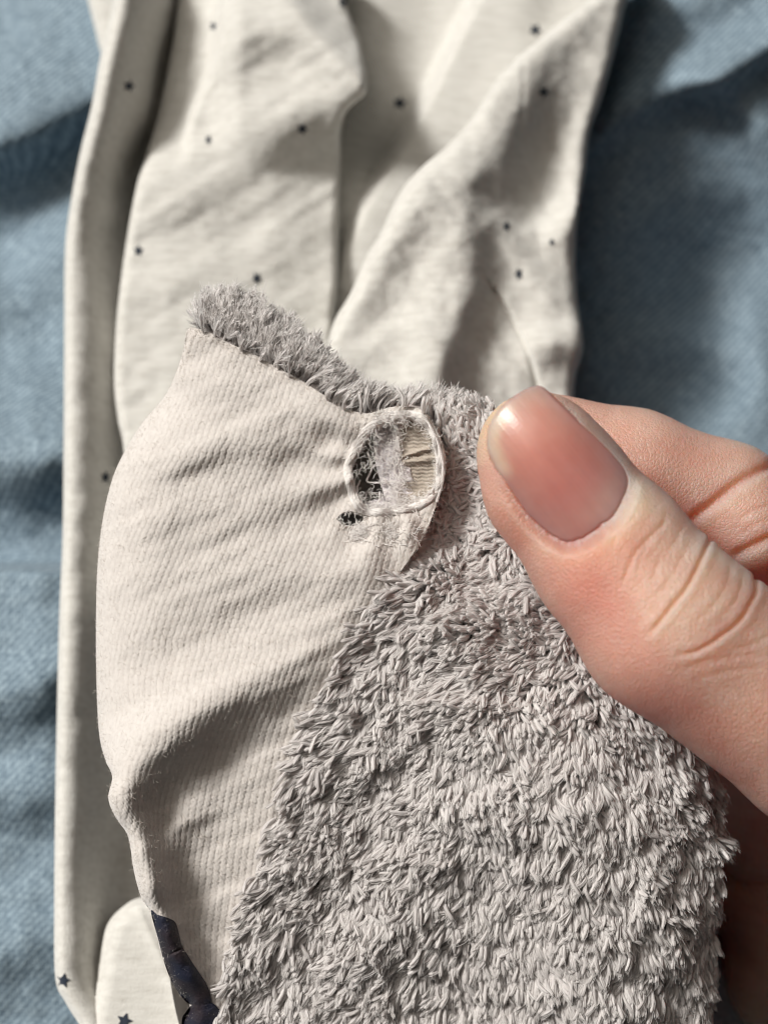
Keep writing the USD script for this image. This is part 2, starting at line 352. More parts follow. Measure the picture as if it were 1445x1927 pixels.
# left fold: a long soft tube
a_left = [(222, -60), (213, 0), (200, 60), (188, 110), (172, 200), (150, 290), (130, 400), (122, 480), (121, 600), (120, 800), (118, 1000), (112, 1150), (108, 1300), (104, 1500), (102, 1700), (104, 1840), (122, 1885), (150, 1930), (190, 1990)]
LA = curve(a_left)
def za(X, Y, d):
    xl = np.interp(Y, LA[:, 1], LA[:, 0])
    t = (X - xl) / 165.0
    hi = 15 + 10 * smooth01((500 - Y) / 400)
    prof = np.exp(-np.maximum(t - 0.10, 0) ** 2 / 0.30 - np.maximum(0.10 - t, 0) ** 2 / 0.10)
    z = gb0(X, Y) + 2 + hi * prof
    z += 2.0 * fbm2(X, Y, 120, 11) + 0.7 * fbm2(X, Y, 40, 10) - 2.0 * np.exp(-((X - 195) / 60) ** 2 - ((Y - 450) / 90) ** 2) - 3 * np.exp(-((X - 230) / 60) ** 2 - ((Y - 1640) / 110) ** 2)
    return z - roll(d, 16, 2) + wrinkle(X, Y, 0.4, 23, 160, 40, 1.4)
fold_a = piece(a_left + [(420, 1990), (420, 1500), (400, 1100), (370, 900), (380, 500), (410, 300), (420, -60)], za, 'cloth_fold')
# middle panel, furthest back
LD = Line([(925, -60), (885, 0), (830, 110), (760, 250), (690, 360), (648, 450), (620, 540)])
def zd(X, Y, d):
    s, v, dd = LD.at(X, Y)
    stp = smooth01((-s + 14) / 34)
    z = gb0(X, Y) + 3.5 + 3.0 * stp - 6.0 * smooth01((X - 640) / 190) * (1 - stp) - 2.2 * smooth01((-s - 20) / 130) + 1.5 * fbm2(X, Y, 160, 12)
    z += 2.0 * np.exp(-((X - 985 + 0.1 * Y) / 60) ** 2)
    return np.maximum(z, bed_z(X, Y) + 1.5)
fold_d = piece([(560, -60), (560, 300), (560, 800), (900, 820), (1000, 500), (1060, 200), (1130, -60)], zd, 'cloth_fold')
# broad centre fold
LC = Line([(418, -60), (413, 0), (407, 70), (398, 125), (364, 195), (351, 240), (347, 300), (345, 340)])
b_ridges = [(Line(p, v), wl, wr) for p, v, wl, wr in [
    ([(255, 400), (330, 375), (420, 330), (520, 265), (640, 190)], [1, 2.6, 3.0, 3.0, 1.5], 80, 60),
    ([(380, 170), (440, 80), (520, 50), (600, 90), (690, 170)], [1, 3, 3.6, 3.2, 2.0], 70, 45),
    ([(240, 560), (330, 520), (440, 500), (560, 470)], [0.8, 1.2, 1.2, 0.6], 60, 60),
    ([(480, -60), (560, 20), (640, 110), (690, 165)], [2, 2.5, 2.5, 2.0], 40, 30),
]]
LB = Line([(500, -80), (560, 40), (620, 110), (700, 180)])
def zb(X, Y, d):
    z = gb0(X, Y) + 17 - 2.5 * smooth01((X - 280) / 350)
    s, v, dd = LC.at(X, Y)
    fade = smooth01((330 - Y) / 130)
    z += 5.0 * fade * smooth01((-s + 12) / 26) - 5.0 * fade * smooth01((460 - X) / 80)
    for l, wl, wr in b_ridges:
        z += ridge(X, Y, l, wl, wr)
    s2, v2, d2 = LB.at(X, Y)
    z -= 5.5 * smooth01((-s2 - 6) / 75)
    z -= 3.6 * smooth01((X - 500) / 150) * smooth01((Y - 150) / 150)
    z += 2.0 * fbm2(X, Y, 130, 13) + 1.1 * fbm2(X, Y, 45, 14)
    return z - roll(d, 18, 2.5) + wrinkle(X, Y, -0.55, 21, 180, 34, 1.6)
fold_b = piece([(352, -60), (337, 0), (326, 80), (302, 200), (276, 290), (258, 345), (240, 440), (226, 540), (218, 620), (215, 720), (222, 790), (232, 840), (240, 950), (240, 1150), (500, 1180), (600, 900), (628, 700), (628, 610), (635, 540), (637, 450), (640, 300), (641, 240), (655, 205), (686, 178), (691, 150), (686, 115), (670, 55), (648, 0), (636, -60)], zb, 'cloth_fold')
# right sleeve
e_left = [(1180, -60), (1105, 0), (1060, 35), (1000, 85), (972, 108), (935, 150), (885, 225), (840, 275), (800, 308), (762, 348), (735, 395), (715, 440), (690, 480), (660, 550), (632, 598), (618, 640), (612, 700), (610, 800)]
e_right = [(1090, 860), (1080, 760), (1084, 705), (1097, 660), (1095, 620), (1086, 560), (1083, 480), (1088, 400), (1100, 330), (1110, 250), (1130, 190), (1150, 120), (1165, 60), (1180, 0), (1215, -60)]
e_ridges = [(Line(p, v), wl, wr) for p, v, wl, wr in [
    ([(1090, 20), (1010, 110), (950, 220), (895, 310), (862, 400), (862, 500), (846, 600), (822, 690), (806, 780)], [1.2, 1.8, 2.6, 4.0, 5.5, 5, 5, 6, 6], 50, 75),
    ([(640, 640), (690, 545), (735, 450), (785, 360), (840, 310)], [3, 4, 4.5, 4, 2], 40, 50),
    ([(1000, 120), (972, 220), (955, 320), (958, 390)], [0.5, 1.2, 2.0, 1], 50, 45),
    ([(930, 420), (975, 470), (1020, 560), (1030, 640)], [2, 2.2, 2.0, 2], 40, 40),
    ([(985, 690), (1040, 650), (1090, 640)], [1, 3, 3], 40, 50),
    ([(1095, 400), (1050, 430), (1010, 440)], [4, 3.0, 1], 50, 30),
    ([(880, 590), (900, 520), (895, 450)], [1, 1.5, 1], 26, 26),
    ([(660, 700), (720, 640), (790, 620)], [1.2, 1.4, 1], 30, 34),
]]
LSEAM = Line([(984, 88), (985, 150), (984, 200), (978, 260)])
LSEAM2 = Line([(930, 545), (955, 585), (985, 640), (1000, 680), (1012, 730)])
def ze(X, Y, d):
    z = gb0(X, Y) + 20.5 - 8 * smooth01((X - 700 - 0.2 * (700 - Y)) / 380)
    for l, wl, wr in e_ridges:
        z += ridge(X, Y, l, wl, wr)
    z -= 5.0 * np.exp(-((X - 1035 + 0.2 * (Y - 320)) / 70) ** 2 - ((Y - 315) / 130) ** 2)
    for l, dp in ((LSEAM, 0.22), (LSEAM2, 1.2)):
        s, v, dd = l.at(X, Y)
        z -= dp * np.exp(-(dd / 5) ** 2)
        z += (0.8 if l is LSEAM2 else 0.0) * smooth01((-s + 4) / 8) * np.exp(-(dd / 40) ** 2)
    z += 1.8 * fbm2(X, Y, 110, 15) + 1.3 * fbm2(X, Y, 40, 16)
    return z - roll(d, 24, 3.5) + wrinkle(X, Y, 0.9, 22, 200, 34, 1.6)
fold_e = piece(e_left + e_right, ze, 'sleeve', h=4.0, skirt=8.0)
# the corner under the held piece, bottom left
def zg(X, Y, d):
    return gb0(X, Y) + 17 + 0.9 * fbm2(X, Y, 90, 17) - roll(d, 34, 6) + 0.5 * np.exp(-((X - 300 - 0.45 * (Y - 1800)) / 10) ** 2)
fold_g = piece([(150, 1990), (165, 1927), (180, 1850), (193, 1770), (205, 1735), (230, 1708), (262, 1690), (330, 1680), (460, 1700), (560, 1990)], zg, 'cloth_fold')

def star(sheet, X, Y, size, turn, squash=1.0):
    an = np.arange(10) * math.pi / 5 + turn
    r = np.where(np.arange(10) % 2 == 0, size, size * 0.48)
    sx, sy = X + r * np.sin(an) * squash, Y - r * np.cos(an)
    ox, oy = np.append(sx, X), np.append(sy, Y)
    mx, my = (ox[:10] + X) / 2, (oy[:10] + Y) / 2
    AX, AY = np.concatenate([sx, mx, [X]]), np.concatenate([sy, my, [Y]])
    z = np.array(sheet.height(AX, AY)) + 0.16
    F = []
    for k in range(10):
        q = (k + 1) % 10
        F += [[k, 10 + k, 10 + q], [k, 10 + q, q], [10 + k, 20, 10 + q]]
    obj('printed_star', pm(AX, AY, z), np.array(F)[:, ::-1] if np.cross(pm(AX, AY, z)[F[0][1]] - pm(AX, AY, z)[F[0][0]], pm(AX, AY, z)[F[0][2]] - pm(AX, AY, z)[F[0][0]])[2] < 0 else np.array(F), M_ink, garment)
for sh, X, Y, s, t, q in [(fold_a, 243, 161, 11, .3, 1), (fold_a, 199, 898, 11, .1, .8), (fold_a, 119, 1846, 13, .2, .9), (fold_b, 401, 48, 9, .2, .7),
                          (fold_b, 392, 262, 9, .5, .7), (fold_b, 569, 242, 11, .4, .9), (fold_b, 260, 471, 10, .1, .9), (fold_b, 483, 523, 11, .7, .8), (fold_b, 645, 3, 10, .2, .8),
                          (fold_d, 752, 193, 12, .2, 1), (fold_d, 1007, 55, 11, .5, 1), (fold_e, 1023, 172, 11, .6, .9), (fold_e, 953, 425, 10, .2, .7),
                          (fold_e, 976, 515, 11, .9, .7), (fold_e, 1038, 455, 7, .3, .8), (fold_g, 234, 1922, 14, .3, 1)]:
    star(sh, X, Y, s * 1.15, t, q)

# ------------------------------------------------------------------ held fleece-lined piece
held = thing('fleece_lined_piece', 'fleece lined knit piece with a frayed hole at its seam, pinched by the hand', 'torn garment')
HOLE = [(664, 905), (661, 880), (668, 855), (683, 828), (703, 806), (730, 793), (762, 786), (788, 792), (806, 810), (819, 838), (824, 870), (822, 903), (812, 925), (795, 940), (765, 952), (735, 957), (705, 958), (685, 953), (671, 934)]
HOLE2 = [(635, 978), (646, 966), (664, 964), (683, 972), (677, 985), (656, 990)]
j_outline = [(355, 618), (395, 626), (430, 645), (475, 665), (520, 690), (560, 712), (600, 737), (645, 765), (690, 778), (735, 766), (780, 766), (806, 783), (823, 815), (833, 858), (833, 905), (824, 942), (803, 1000), (775, 1047), (742, 1095), (702, 1155), (655, 1255), (605, 1350), (565, 1450), (520, 1600), (475, 1700), (445, 1800), (432, 1927), (430, 1990),
             (350, 1990), (345, 1927), (357, 1893), (330, 1860), (302, 1790), (286, 1722), (266, 1690), (252, 1640), (241, 1575), (218, 1540), (204, 1503), (211, 1462), (198, 1430), (186, 1375), (181, 1250), (182, 1100), (190, 1000), (206, 920), (226, 866), (265, 800), (310, 745), (332, 700), (345, 660)]
j_ridges = [(Line(p, v), wl, wr) for p, v, wl, wr in [
    ([(190, 1500), (240, 1448), (310, 1392), (400, 1328), (490, 1278), (590, 1215), (690, 1120)], [5.0, 6.0, 6.0, 5.0, 3.8, 2.4, 0.8], 70, 66),
    ([(240, 870), (400, 838), (500, 818), (600, 785), (690, 760)], [0.6, 1.4, 1.7, 1.6, 0.5], 60, 40),
    ([(300, 1180), (420, 1120), (530, 1085), (640, 1075), (740, 1040)], [0.5, 1.2, 1.8, 1.8, 1.0], 70, 42),
    ([(340, 710), (420, 720), (520, 770)], [0.6, 1.2, 0.4], 30, 36),
    ([(225, 1500), (250, 1570), (270, 1650), (296, 1740), (340, 1830), (380, 1900)], [2.5, 6.0, 7.0, 6.5, 4.5, 2.0], 45, 110),
    ([(300, 1650), (330, 1580), (380, 1510)], [0.3, 1.0, 0.2], 26, 30),
    ([(330, 985), (450, 960), (600, 900)], [0.4, 0.9, 0.5], 45, 45),
]]
def held_base(X, Y):
    return -7.0 * smooth01((Y - 1350) / 900) - 2.0 * smooth01((900 - Y) / 400)
JPOLY = shapely.Polygon(curve(j_outline, closed=True)).buffer(0)
JL = cKDTree(curve(j_outline[j_outline.index((350, 1990)):] + j_outline[:1]))
def zj(X, Y, d):
    z = held_base(X, Y) + 1.2
    for l, wl, wr in j_ridges:
        z = z + ridge(X, Y, l, wl, wr)
    dl, _ = JL.query(np.stack([X, Y], -1))
    k = smooth01((Y - 1400) / 130)
    z = z - roll(dl, 125 - 75 * k, (8.5 - 4.5 * k) * (0.15 + 0.85 * smooth01((Y - 630) / 160)))
    z = z - 0.5 * smooth01((40 - d) / 40) * smooth01((X - 430) / 160)
    # puckers drawn towards the hole
    rx, ry = X - 742, Y - 875
    rr = np.hypot(rx, ry); an = np.arctan2(ry, rx)
    z = z + wrinkle(X, Y, -0.38, 24, 240, 46, 1.5) + 0.5 * np.exp(-((rr - 140) / 75) ** 2) * np.cos(13 * an + 1.0 + 2 * fbm2(X, Y, 80, 25)) + 0.6 * np.exp(-((rr - 88) / 34) ** 2) * smooth01((770 - X) / 100 + 0.3)
    z = z + 0.9 * fbm2(X, Y, 90, 21) * 1.2 + 0.5 * fbm2(X, Y, 36, 22)
    return z
WX = np.arange(150, 860, 4.0); WY = np.arange(600, 2010, 4.0)
GX, GY = np.meshgrid(WX, WY)
gz = zj(GX, GY, np.full_like(GX, 70.0))
sx = np.gradient(gz, axis=1) * PPM / 4.0
arc = np.cumsum(np.sqrt(1 + np.clip(sx, -2.2, 2.2) ** 2), axis=1) * 4.0
mid = np.argmin(abs(WX - 640)); arc = arc - arc[:, mid:mid + 1] + 640
sl = np.interp(WY, [600, 1100, 1350, 1600, 2000], [0.42, 0.40, 0.30, 0.14, 0.05])
lean = np.cumsum(sl) * 4.0
U = RegularGridInterpolator((WY, WX), (arc + lean[:, None]) / 12.4, bounds_error=False, fill_value=None)
def stitches(X, Y):
    """Height of plain jersey stitches, 0..1: columns of V-shaped loops."""
    u = U(np.stack([Y, X], -1)) + 0.5 * fbm2(X, Y, 60, 31) + 0.25 * fbm2(X, Y, 14, 35)
    v = (Y - 0.35 * X) / 10.2 + 0.7 * fbm2(X, Y, 50, 32)
    f = u - np.floor(u) - 0.5; a = abs(f) * 2
    m = 0.5 + 0.5 * np.cos(2 * math.pi * (v + 0.8 * a + 0.37 * np.floor(u)))
    tuft = 0.65 + 0.7 * (fbm2(np.floor(u) * 7.3, np.floor(v + 0.5 * a) * 3.7, 1.0, 33, 1) + 0.5)
    return (1 - a ** 4 * (0.42 + 1.0 * (1 - m)) - 0.2 * (1 - m) ** 2) * tuft
def knit_disp(sheet, X, Y, z):
    dl, _ = JL.query(np.stack([X, Y], -1))
    amp = 0.125 * (0.75 + 0.5 * (fbm2(X, Y, 120, 34) + 0.5))
    return amp * (stitches(X, Y) - 0.6)
jersey = Sheet(j_outline, zj, h=1.7, holes=[HOLE, HOLE2], skirt=1.2, tuck=5.0, disp=knit_disp)
obj('knit_jersey', jersey.V, jersey.F, M_knit, held, label='cream plain knit outer layer with puckered folds')
# the underside of the jersey, closing the pocket behind
back = Sheet([(x + (8 if x < 500 else 0), y) for x, y in [(370, 640), (600, 770), (900, 820), (1000, 1200), (900, 1500), (600, 1990), (360, 1990), (290, 1700), (245, 1570), (205, 1400), (195, 1100), (220, 920), (320, 750)]],
             lambda X, Y, d: held_base(X, Y) - 13 + roll(d, 120, 6), h=12.0, skirt=0)
obj('back_layer', back.V, back.F, M_knit, held)

# fleece lining
f_outline = [(376, 622), (380, 594), (400, 572), (452, 566), (510, 598), (575, 650), (640, 715), (720, 752), (800, 752), (880, 766), (950, 800), (1080, 900), (1200, 1130), (1290, 1330), (1322, 1400), (1336, 1480), (1342, 1560), (1340, 1660), (1332, 1760), (1328, 1927), (1330, 1990),
             (400, 1990), (415, 1900), (440, 1760), (490, 1600), (540, 1450), (590, 1330), (640, 1230), (690, 1130), (740, 1060), (790, 970), (805, 900), (790, 830), (740, 790), (660, 790), (560, 740), (430, 660)]
f_ridges = [(Line(p, v), wl, wr) for p, v, wl, wr in [
    ([(700, 1300), (850, 1330), (1000, 1420), (1100, 1600), (1120, 1900)], [1.0, 2.5, 3.0, 3.0, 2.5], 150, 170),
    ([(640, 1900), (760, 1700), (900, 1560)], [2.0, 2.0, 1.0], 120, 100),
    ([(760, 1150), (850, 1180), (950, 1200)], [0.8, 1.6, 1.0], 50, 60),
]]
FR = cKDTree(curve([p for p in f_outline if p[0] > 1195 and p[1] < 1991 and p[1] > 1100]))
FT = cKDTree(curve(f_outline[:11]))
JT = cKDTree(curve(j_outline[18:34]))
def zf(X, Y, d):
    z = held_base(X, Y) - 2.2
    for l, wl, wr in f_ridges:
        z = z + 1.4 * ridge(X, Y, l, wl, wr)
    dr, _ = FR.query(np.stack([X, Y], -1)); z = z - roll(dr, 190, 8)
    dt, _ = FT.query(np.stack([X, Y], -1)); z = z - roll(dt, 60, 2.5) * (Y < 1000)
    z = z - 2.2 * np.exp(-((X - 880) / 70) ** 2 - ((Y - 960) / 120) ** 2)
    z = z + 2.2 * fbm2(X, Y, 110, 41) + 0.8 * fbm2(X, Y, 45, 42)
    jd, _ = JT.query(np.stack([X, Y], -1)); w = smooth01((190 - jd) / 190) * smooth01((Y - 1010) / 120)
    z = z + 1.6 * fbm2(X, Y, 170, 43)
    return z + w * np.maximum(zj(X, Y, np.full_like(X, 30.0)) - 0.3 - z, 0)
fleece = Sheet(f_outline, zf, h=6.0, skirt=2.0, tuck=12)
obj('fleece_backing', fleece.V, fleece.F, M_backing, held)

def on_jersey(X, Y):
    X, Y = np.asarray(X, float), np.asarray(Y, float)
    return zj(X, Y, jersey.dist(X, Y))
def pile():
    sp = 6.6
    x0, y0, x1, y1 = fleece.poly.bounds
    X, Y = np.meshgrid(np.arange(x0, x1, sp), np.arange(y0, y1, sp * 0.9))
    X = X + (np.arange(X.shape[0]) % 2)[:, None] * sp / 2
    X, Y = X.ravel() + rng.normal(0, sp * 0.28, X.size), Y.ravel() + rng.normal(0, sp * 0.28, Y.size)
    # kept off the hidden strip below the jersey
    k = shapely.contains_xy(fleece.poly, X, Y)
    jd = np.where(shapely.contains_xy(JPOLY, X, Y), 1.0, -1.0) * cKDTree(np.asarray(JPOLY.exterior.segmentize(2).coords)).query(np.stack([X, Y], -1))[0]
    k &= (jd < np.interp(Y, [780, 820, 1030, 1220], [1, -6, -6, 10]) + rng.uniform(-9, 7, len(X)) * (1 + 0.9 * smooth01((Y - 1100) / 150))) & (Y < 1960)
    X, Y, jd = X[k], Y[k], jd[k]
    n = len(X)
    z = fleece.height(X, Y); e = 6.0
    z = np.where(jd > 0, np.maximum(z, on_jersey(X, Y) + 0.02), z)
    gx = (fleece.height(X + e, Y) - fleece.height(X - e, Y)) / (2 * e / PPM); gy = -(fleece.height(X, Y + e) - fleece.height(X, Y - e)) / (2 * e / PPM)
    N = np.stack([-gx, -gy, np.ones(n)], 1); N /= np.linalg.norm(N, axis=1, keepdims=True)
    # lie of the pile (x right, y up): outward from a crown, up along the top fringe
    fx, fy = X - 1090, -(Y - 1160)
    fr = np.hypot(fx, fy) + 170
    fx, fy = fx / fr + 1.8 * fbm2(X, Y, 150, 55, 2), fy / fr - 0.25 + 1.8 * fbm2(X, Y, 150, 56, 2)
    top = smooth01((800 - Y) / 60) * (X < 930)
    tx, ty = 0.30 + 0.4 * smooth01((X - 450) / 200) - 0.45 * smooth01((430 - X) / 70), 1.0
    fx, fy = fx * (1 - top) + tx * top, fy * (1 - top) + ty * top
    nook = np.exp(-((X - 870) / 80) ** 2 - ((Y - 960) / 130) ** 2)
    # neighbouring tufts cling together in locks that share a lie
    G = 25.0
    SX, SY = np.meshgrid(np.arange(x0 - G, x1 + G, G), np.arange(y0 - G, y1 + G, G)); SX, SY = SX.ravel() + rng.normal(0, 8, SX.size), SY.ravel() + rng.normal(0, 8, SY.size)
    _, lock = cKDTree(np.stack([SX, SY], 1)).query(np.stack([X, Y], 1))
    la, lt, ll = rng.normal(0, 0.20, len(SX)), rng.normal(0, 0.13, len(SX)), rng.uniform(0.8, 1.2, len(SX))
    ang = np.arctan2(fy, fx) + la[lock] * (1 - 0.4 * top) + 0.9 * fbm2(X, Y, 60, 52, 1) * (1 - 0.5 * top) + rng.normal(0, 0.10, n) * (1 + 3.0 * top) + rng.normal(0, 0.7, n) * nook
    tilt = np.clip(1.15 + lt[lock] + 1.8 * fbm2(X, Y, 60, 53, 2) + rng.normal(0, 0.09, n), 0.25, 1.5)
    tilt = tilt * (1 - top) + top * np.clip(0.95 + rng.normal(0, 0.32, n), 0.3, 1.5)
    L = (3.1 + 1.3 * fbm2(X, Y, 55, 54, 2)) * rng.uniform(0.72, 1.12, n) * ll[lock] * (1 - 0.4 * nook) * (1 - 0.14 * top)
    D2 = np.stack([np.cos(ang), np.sin(ang), np.zeros(n)], 1); D2 -= N * (D2 * N).sum(1, keepdims=True); D2 /= np.linalg.norm(D2, axis=1, keepdims=True)
    S = np.cross(N, D2)
    K = 7
    t = np.array([0, .2, .42, .62, .80, .93, 1.0])
    th = tilt[:, None] * (0.25 + 1.05 * t[None])                      # angle from upright along the tuft
    step = L[:, None] * np.diff(t, prepend=0)[None]
    up = np.cumsum(np.cos(th) * step, 1) * 1; out = np.cumsum(np.sin(th) * step, 1)
    curl = (rng.normal(0, 0.13, n) * (1 - 0.6 * top) + rng.normal(0, 0.4, n) * nook)[:, None] * np.sin(math.pi * 1.1 * t)[None] * L[:, None]
    ax = pm(X, Y, z)[:, None] + N[:, None] * up[..., None] + D2[:, None] * out[..., None] + S[:, None] * curl[..., None]
    pull = pm(SX[lock], SY[lock], z) - pm(X, Y, z)
    ax = ax + (pull * (0.05 * (1 - 0.6 * top))[:, None])[:, None] * (t ** 1.5)[None, :, None]
    Tn = np.gradient(ax, axis=1); Tn /= np.linalg.norm(Tn, axis=2, keepdims=True)
    B1 = np.repeat(S[:, None], K, 1); B1 = B1 - Tn * (B1 * Tn).sum(2, keepdims=True); B1 /= np.linalg.norm(B1, axis=2, keepdims=True); B2 = np.cross(Tn, B1)
    prof = np.array([0.75, 0.9, 1.0, 1.05, 1.08, 0.98, 0.60])
    R = (0.208 - 0.07 * top - 0.02 * nook) * rng.uniform(0.75, 1.25, n)
    Q = 6
    an = np.arange(Q) * 2 * math.pi / Q
    lump = 1 + rng.normal(0, 0.10, (n, K, Q))
    rr = R[:, None, None] * prof[None, :, None] * lump
    ring = ax[:, :, None] + rr[..., None] * (B1[:, :, None] * np.cos(an)[None, None, :, None] + B2[:, :, None] * np.sin(an)[None, None, :, None])
    tip = ax[:, -1] + Tn[:, -1] * (R * 0.12)[:, None]
    Vt_ = np.concatenate([ring.reshape(n, K * Q, 3), tip[:, None]], 1)
    F = []
    for i in range(K - 1):
        for q in range(Q):
            u, w = i * Q + q, i * Q + (q + 1) % Q
            F += [[u, w, w + Q], [u, w + Q, u + Q]]
    for q in range(Q):
        F.append([(K - 1) * Q + q, (K - 1) * Q + (q + 1) % Q, K * Q])
    m = K * Q + 1
    F = (np.array(F)[None] + (np.arange(n) * m)[:, None, None]).reshape(-1, 3)
    uu = rng.uniform(0, 50, n)
    uv = np.empty((n, m, 2)); uv[..., 0] = np.append(np.tile(np.abs(np.arange(Q) - Q / 2) / Q, K), 0.5)[None] + uu[:, None] * 7; uv[..., 1] = np.append(np.repeat(t, Q), 1.05)[None] + uu[:, None]
    print('tufts', n, len(F))
    obj('fleece_pile', Vt_.reshape(-1, 3), F, M_pile, held, uv=uv.reshape(-1, 2), kind='stuff', label='grey plush fleece tufts splaying outwards')
    # fine filaments standing off the tufts
    M = 5
    pts = np.empty((n, M, K, 3))
    for f in range(M):
        phi = rng.uniform(0, 6.28, n)[:, None] + rng.uniform(-2, 2, n)[:, None] * t[None]
        off = R[:, None] * prof[None] * rng.uniform(0.85, 1.1, (n, 1)) + (rng.exponential(0.10, n) * (1 + 2.5 * top))[:, None] * t[None] ** 2
        pts[:, f] = ax + off[..., None] * (B1 * np.cos(phi)[..., None] + B2 * np.sin(phi)[..., None]) + Tn[:, -1:] * (rng.uniform(-0.2, 0.25, n)[:, None] * t[None] ** 3)[..., None]
    k = np.nonzero(top > 0.5)[0]; k = np.repeat(k, 9); w = ax[k] + rng.normal(0, 0.16, (len(k), 1, 3)) + rng.normal(0, 0.42, (len(k), 1, 3)) * (t ** 1.6)[None, :, None] + Tn[k][:, -1:] * (rng.uniform(-0.3, 0.45, len(k))[:, None] * t[None] ** 2)[..., None]
    curves('edge_wisps', w, 0.03 * np.array([1, 1, 1, 1, 1, 0.8, 0.4]), M_fil, held, kind='stuff', label='fluffy wisps along the top edge')
    k = np.repeat(np.nonzero(top <= 0.5)[0], 2); w = ax[k] + rng.normal(0, 0.15, (len(k), 1, 3)) + rng.normal(0, 0.14, (len(k), 1, 3)) * (t ** 1.6)[None, :, None] + N[k][:, None] * (0.12 * t)[None, :, None] + Tn[k][:, -1:] * (rng.uniform(-0.3, 0.5, len(k))[:, None] * t[None] ** 2)[..., None]
    curves('pile_wisps', w, 0.022 * np.array([1, 1, 1, 1, 1, 0.8, 0.4]), M_fil, held, kind='stuff')
    curves('pile_filaments', pts.reshape(-1, K, 3), 0.026 * np.array([1, 1, 1, 1, 1, 0.9, 0.5]), M_fil, held, kind='stuff')
pile()

# navy print on the bottom left corner of the jersey
for outl, seam in [([(284, 1716), (296, 1722), (318, 1729), (331, 1738), (338, 1762), (343, 1782), (352, 1796), (362, 1812), (374, 1830), (386, 1848), (395, 1868), (397, 1886), (388, 1893), (372, 1893), (362, 1892), (352, 1888), (338, 1872), (322, 1846), (309, 1812), (298, 1770)], 1),
                   ([(362, 1892), (380, 1890), (398, 1888), (412, 1900), (426, 1918), (436, 1940), (440, 1985), (350, 1985), (342, 1925), (350, 1905)], 0)]:
    s = Sheet(outl, lambda X, Y, d: on_jersey(X, Y) + 0.30 + 0.10 * smooth01(d / 6) - (0.35 * np.exp(-((Y - 1789 + 0.55 * (X - 335)) / 2.2) ** 2) if seam else 0) + 0.5 * np.exp(-((X - 372 - 0.2 * (Y - 1892)) / 14) ** 2 - ((Y - 1892) / 30) ** 2) + 0.5 * fbm2(X, Y, 24, 61) + 0.10 * fbm2(X, Y, 7, 62), h=2.0, skirt=0.5, tuck=1.0)
    obj('navy_print', s.V, s.F, M_print, held, label='cracked navy print on the knit')

# inside the hole: a tan inner knit layer, tangled fibre, threads
def zi(X, Y, d):
    z = held_base(X, Y) + 0.35 - 0.4 * smooth01((775 - X) / 40) - 0.8 * np.exp(-((Y - 905) / 60) ** 2) + 0.6 * fbm2(X, Y, 22, 71)
    z += 0.5 * np.exp(-((Y - 868 + 0.15 * (X - 780)) / 6) ** 2) + 0.5 * np.exp(-((Y - 852 + 0.3 * (X - 780)) / 4) ** 2) * (X < 810)
    return z + 0.16 * np.cos(2 * math.pi * X / 8.5 + 2.0 * fbm2(X, Y, 20, 72)) * np.cos(2 * math.pi * (Y + 2.5 * np.sin(X / 8.5 * math.pi)) / 7.0)
inner = Sheet([(748, 790), (790, 776), (812, 790), (828, 840), (828, 900), (818, 940), (800, 968), (752, 972), (748, 930), (762, 890), (750, 850)], zi, h=1.8, skirt=1.0, tuck=3)
obj('inner_knit', inner.V, inner.F, M_inner, held, label='tan inner knit layer showing through the hole')
def tangle(n, box, z, length, curl, seed, K=9, flow=None):
    r = np.random.default_rng(seed)
    X, Y = r.uniform(box[0], box[2], n), r.uniform(box[1], box[3], n)
    k = ((X - (box[0] + box[2]) / 2) / (box[2] - box[0]) * 2) ** 2 + ((Y - (box[1] + box[3]) / 2) / (box[3] - box[1]) * 2) ** 2 < 1
    X, Y = X[k], Y[k]; n = len(X)
    p = pm(X, Y, z + r.normal(0, 0.35, n))
    d = r.normal(0, 1, (n, 3)) * [1, 1, 0.35]
    if flow is not None: d = d * 0.5 + np.asarray(flow)
    d /= np.linalg.norm(d, axis=1, keepdims=True)
    L = length * r.uniform(0.5, 1.3, n)
    out = [p]
    ax = r.normal(0, 1, (n, 3)) * [0.4, 0.4, 1]; ax /= np.linalg.norm(ax, axis=1, keepdims=True)
    w = r.normal(0, curl, n)
    for _ in range(K - 1):
        d = d + np.cross(ax, d) * w[:, None] + r.normal(0, 0.12, (n, 3)) * [1, 1, 0.4]; d /= np.linalg.norm(d, axis=1, keepdims=True)
        out.append(out[-1] + d * (L / (K - 1))[:, None])
    return np.stack(out, 1)
lin = Sheet([(708, 806), (735, 790), (764, 792), (770, 850), (778, 905), (812, 948), (780, 970), (720, 972), (690, 962), (690, 945), (720, 935), (716, 908), (708, 880), (702, 835)], lambda X, Y, d: held_base(X, Y) - 0.55 - 0.5 * np.exp(-((X - 705) / 14) ** 2 - ((Y - 925) / 14) ** 2) + 1.5 * fbm2(X, Y, 24, 73) + 0.7 * fbm2(X, Y, 8, 74), h=1.8, skirt=0.8, tuck=3)
obj('matted_lining', lin.V, lin.F, M_lint, held, label='matted lilac white fibre inside the hole')
fib = [tangle(170, (712, 800, 768, 965), 0.25, 1.6, 0.6, 1), tangle(160, (700, 925, 800, 972), 0.5, 1.6, 0.6, 3), tangle(40, (672, 915, 712, 952), -0.5, 1.6, 0.8, 7),
       tangle(1100, (652, 984, 778, 1030), 1.3, 1.7, 0.35, 4, flow=(0.7, 0.1, 0.1)), tangle(100, (695, 770, 770, 800), 1.4, 1.6, 0.4, 5, flow=(1.0, 0.1, 0)), tangle(170, (636, 785, 712, 900), 1.0, 1.4, 0.4, 6, flow=(0.5, 0.8, 0.05))]
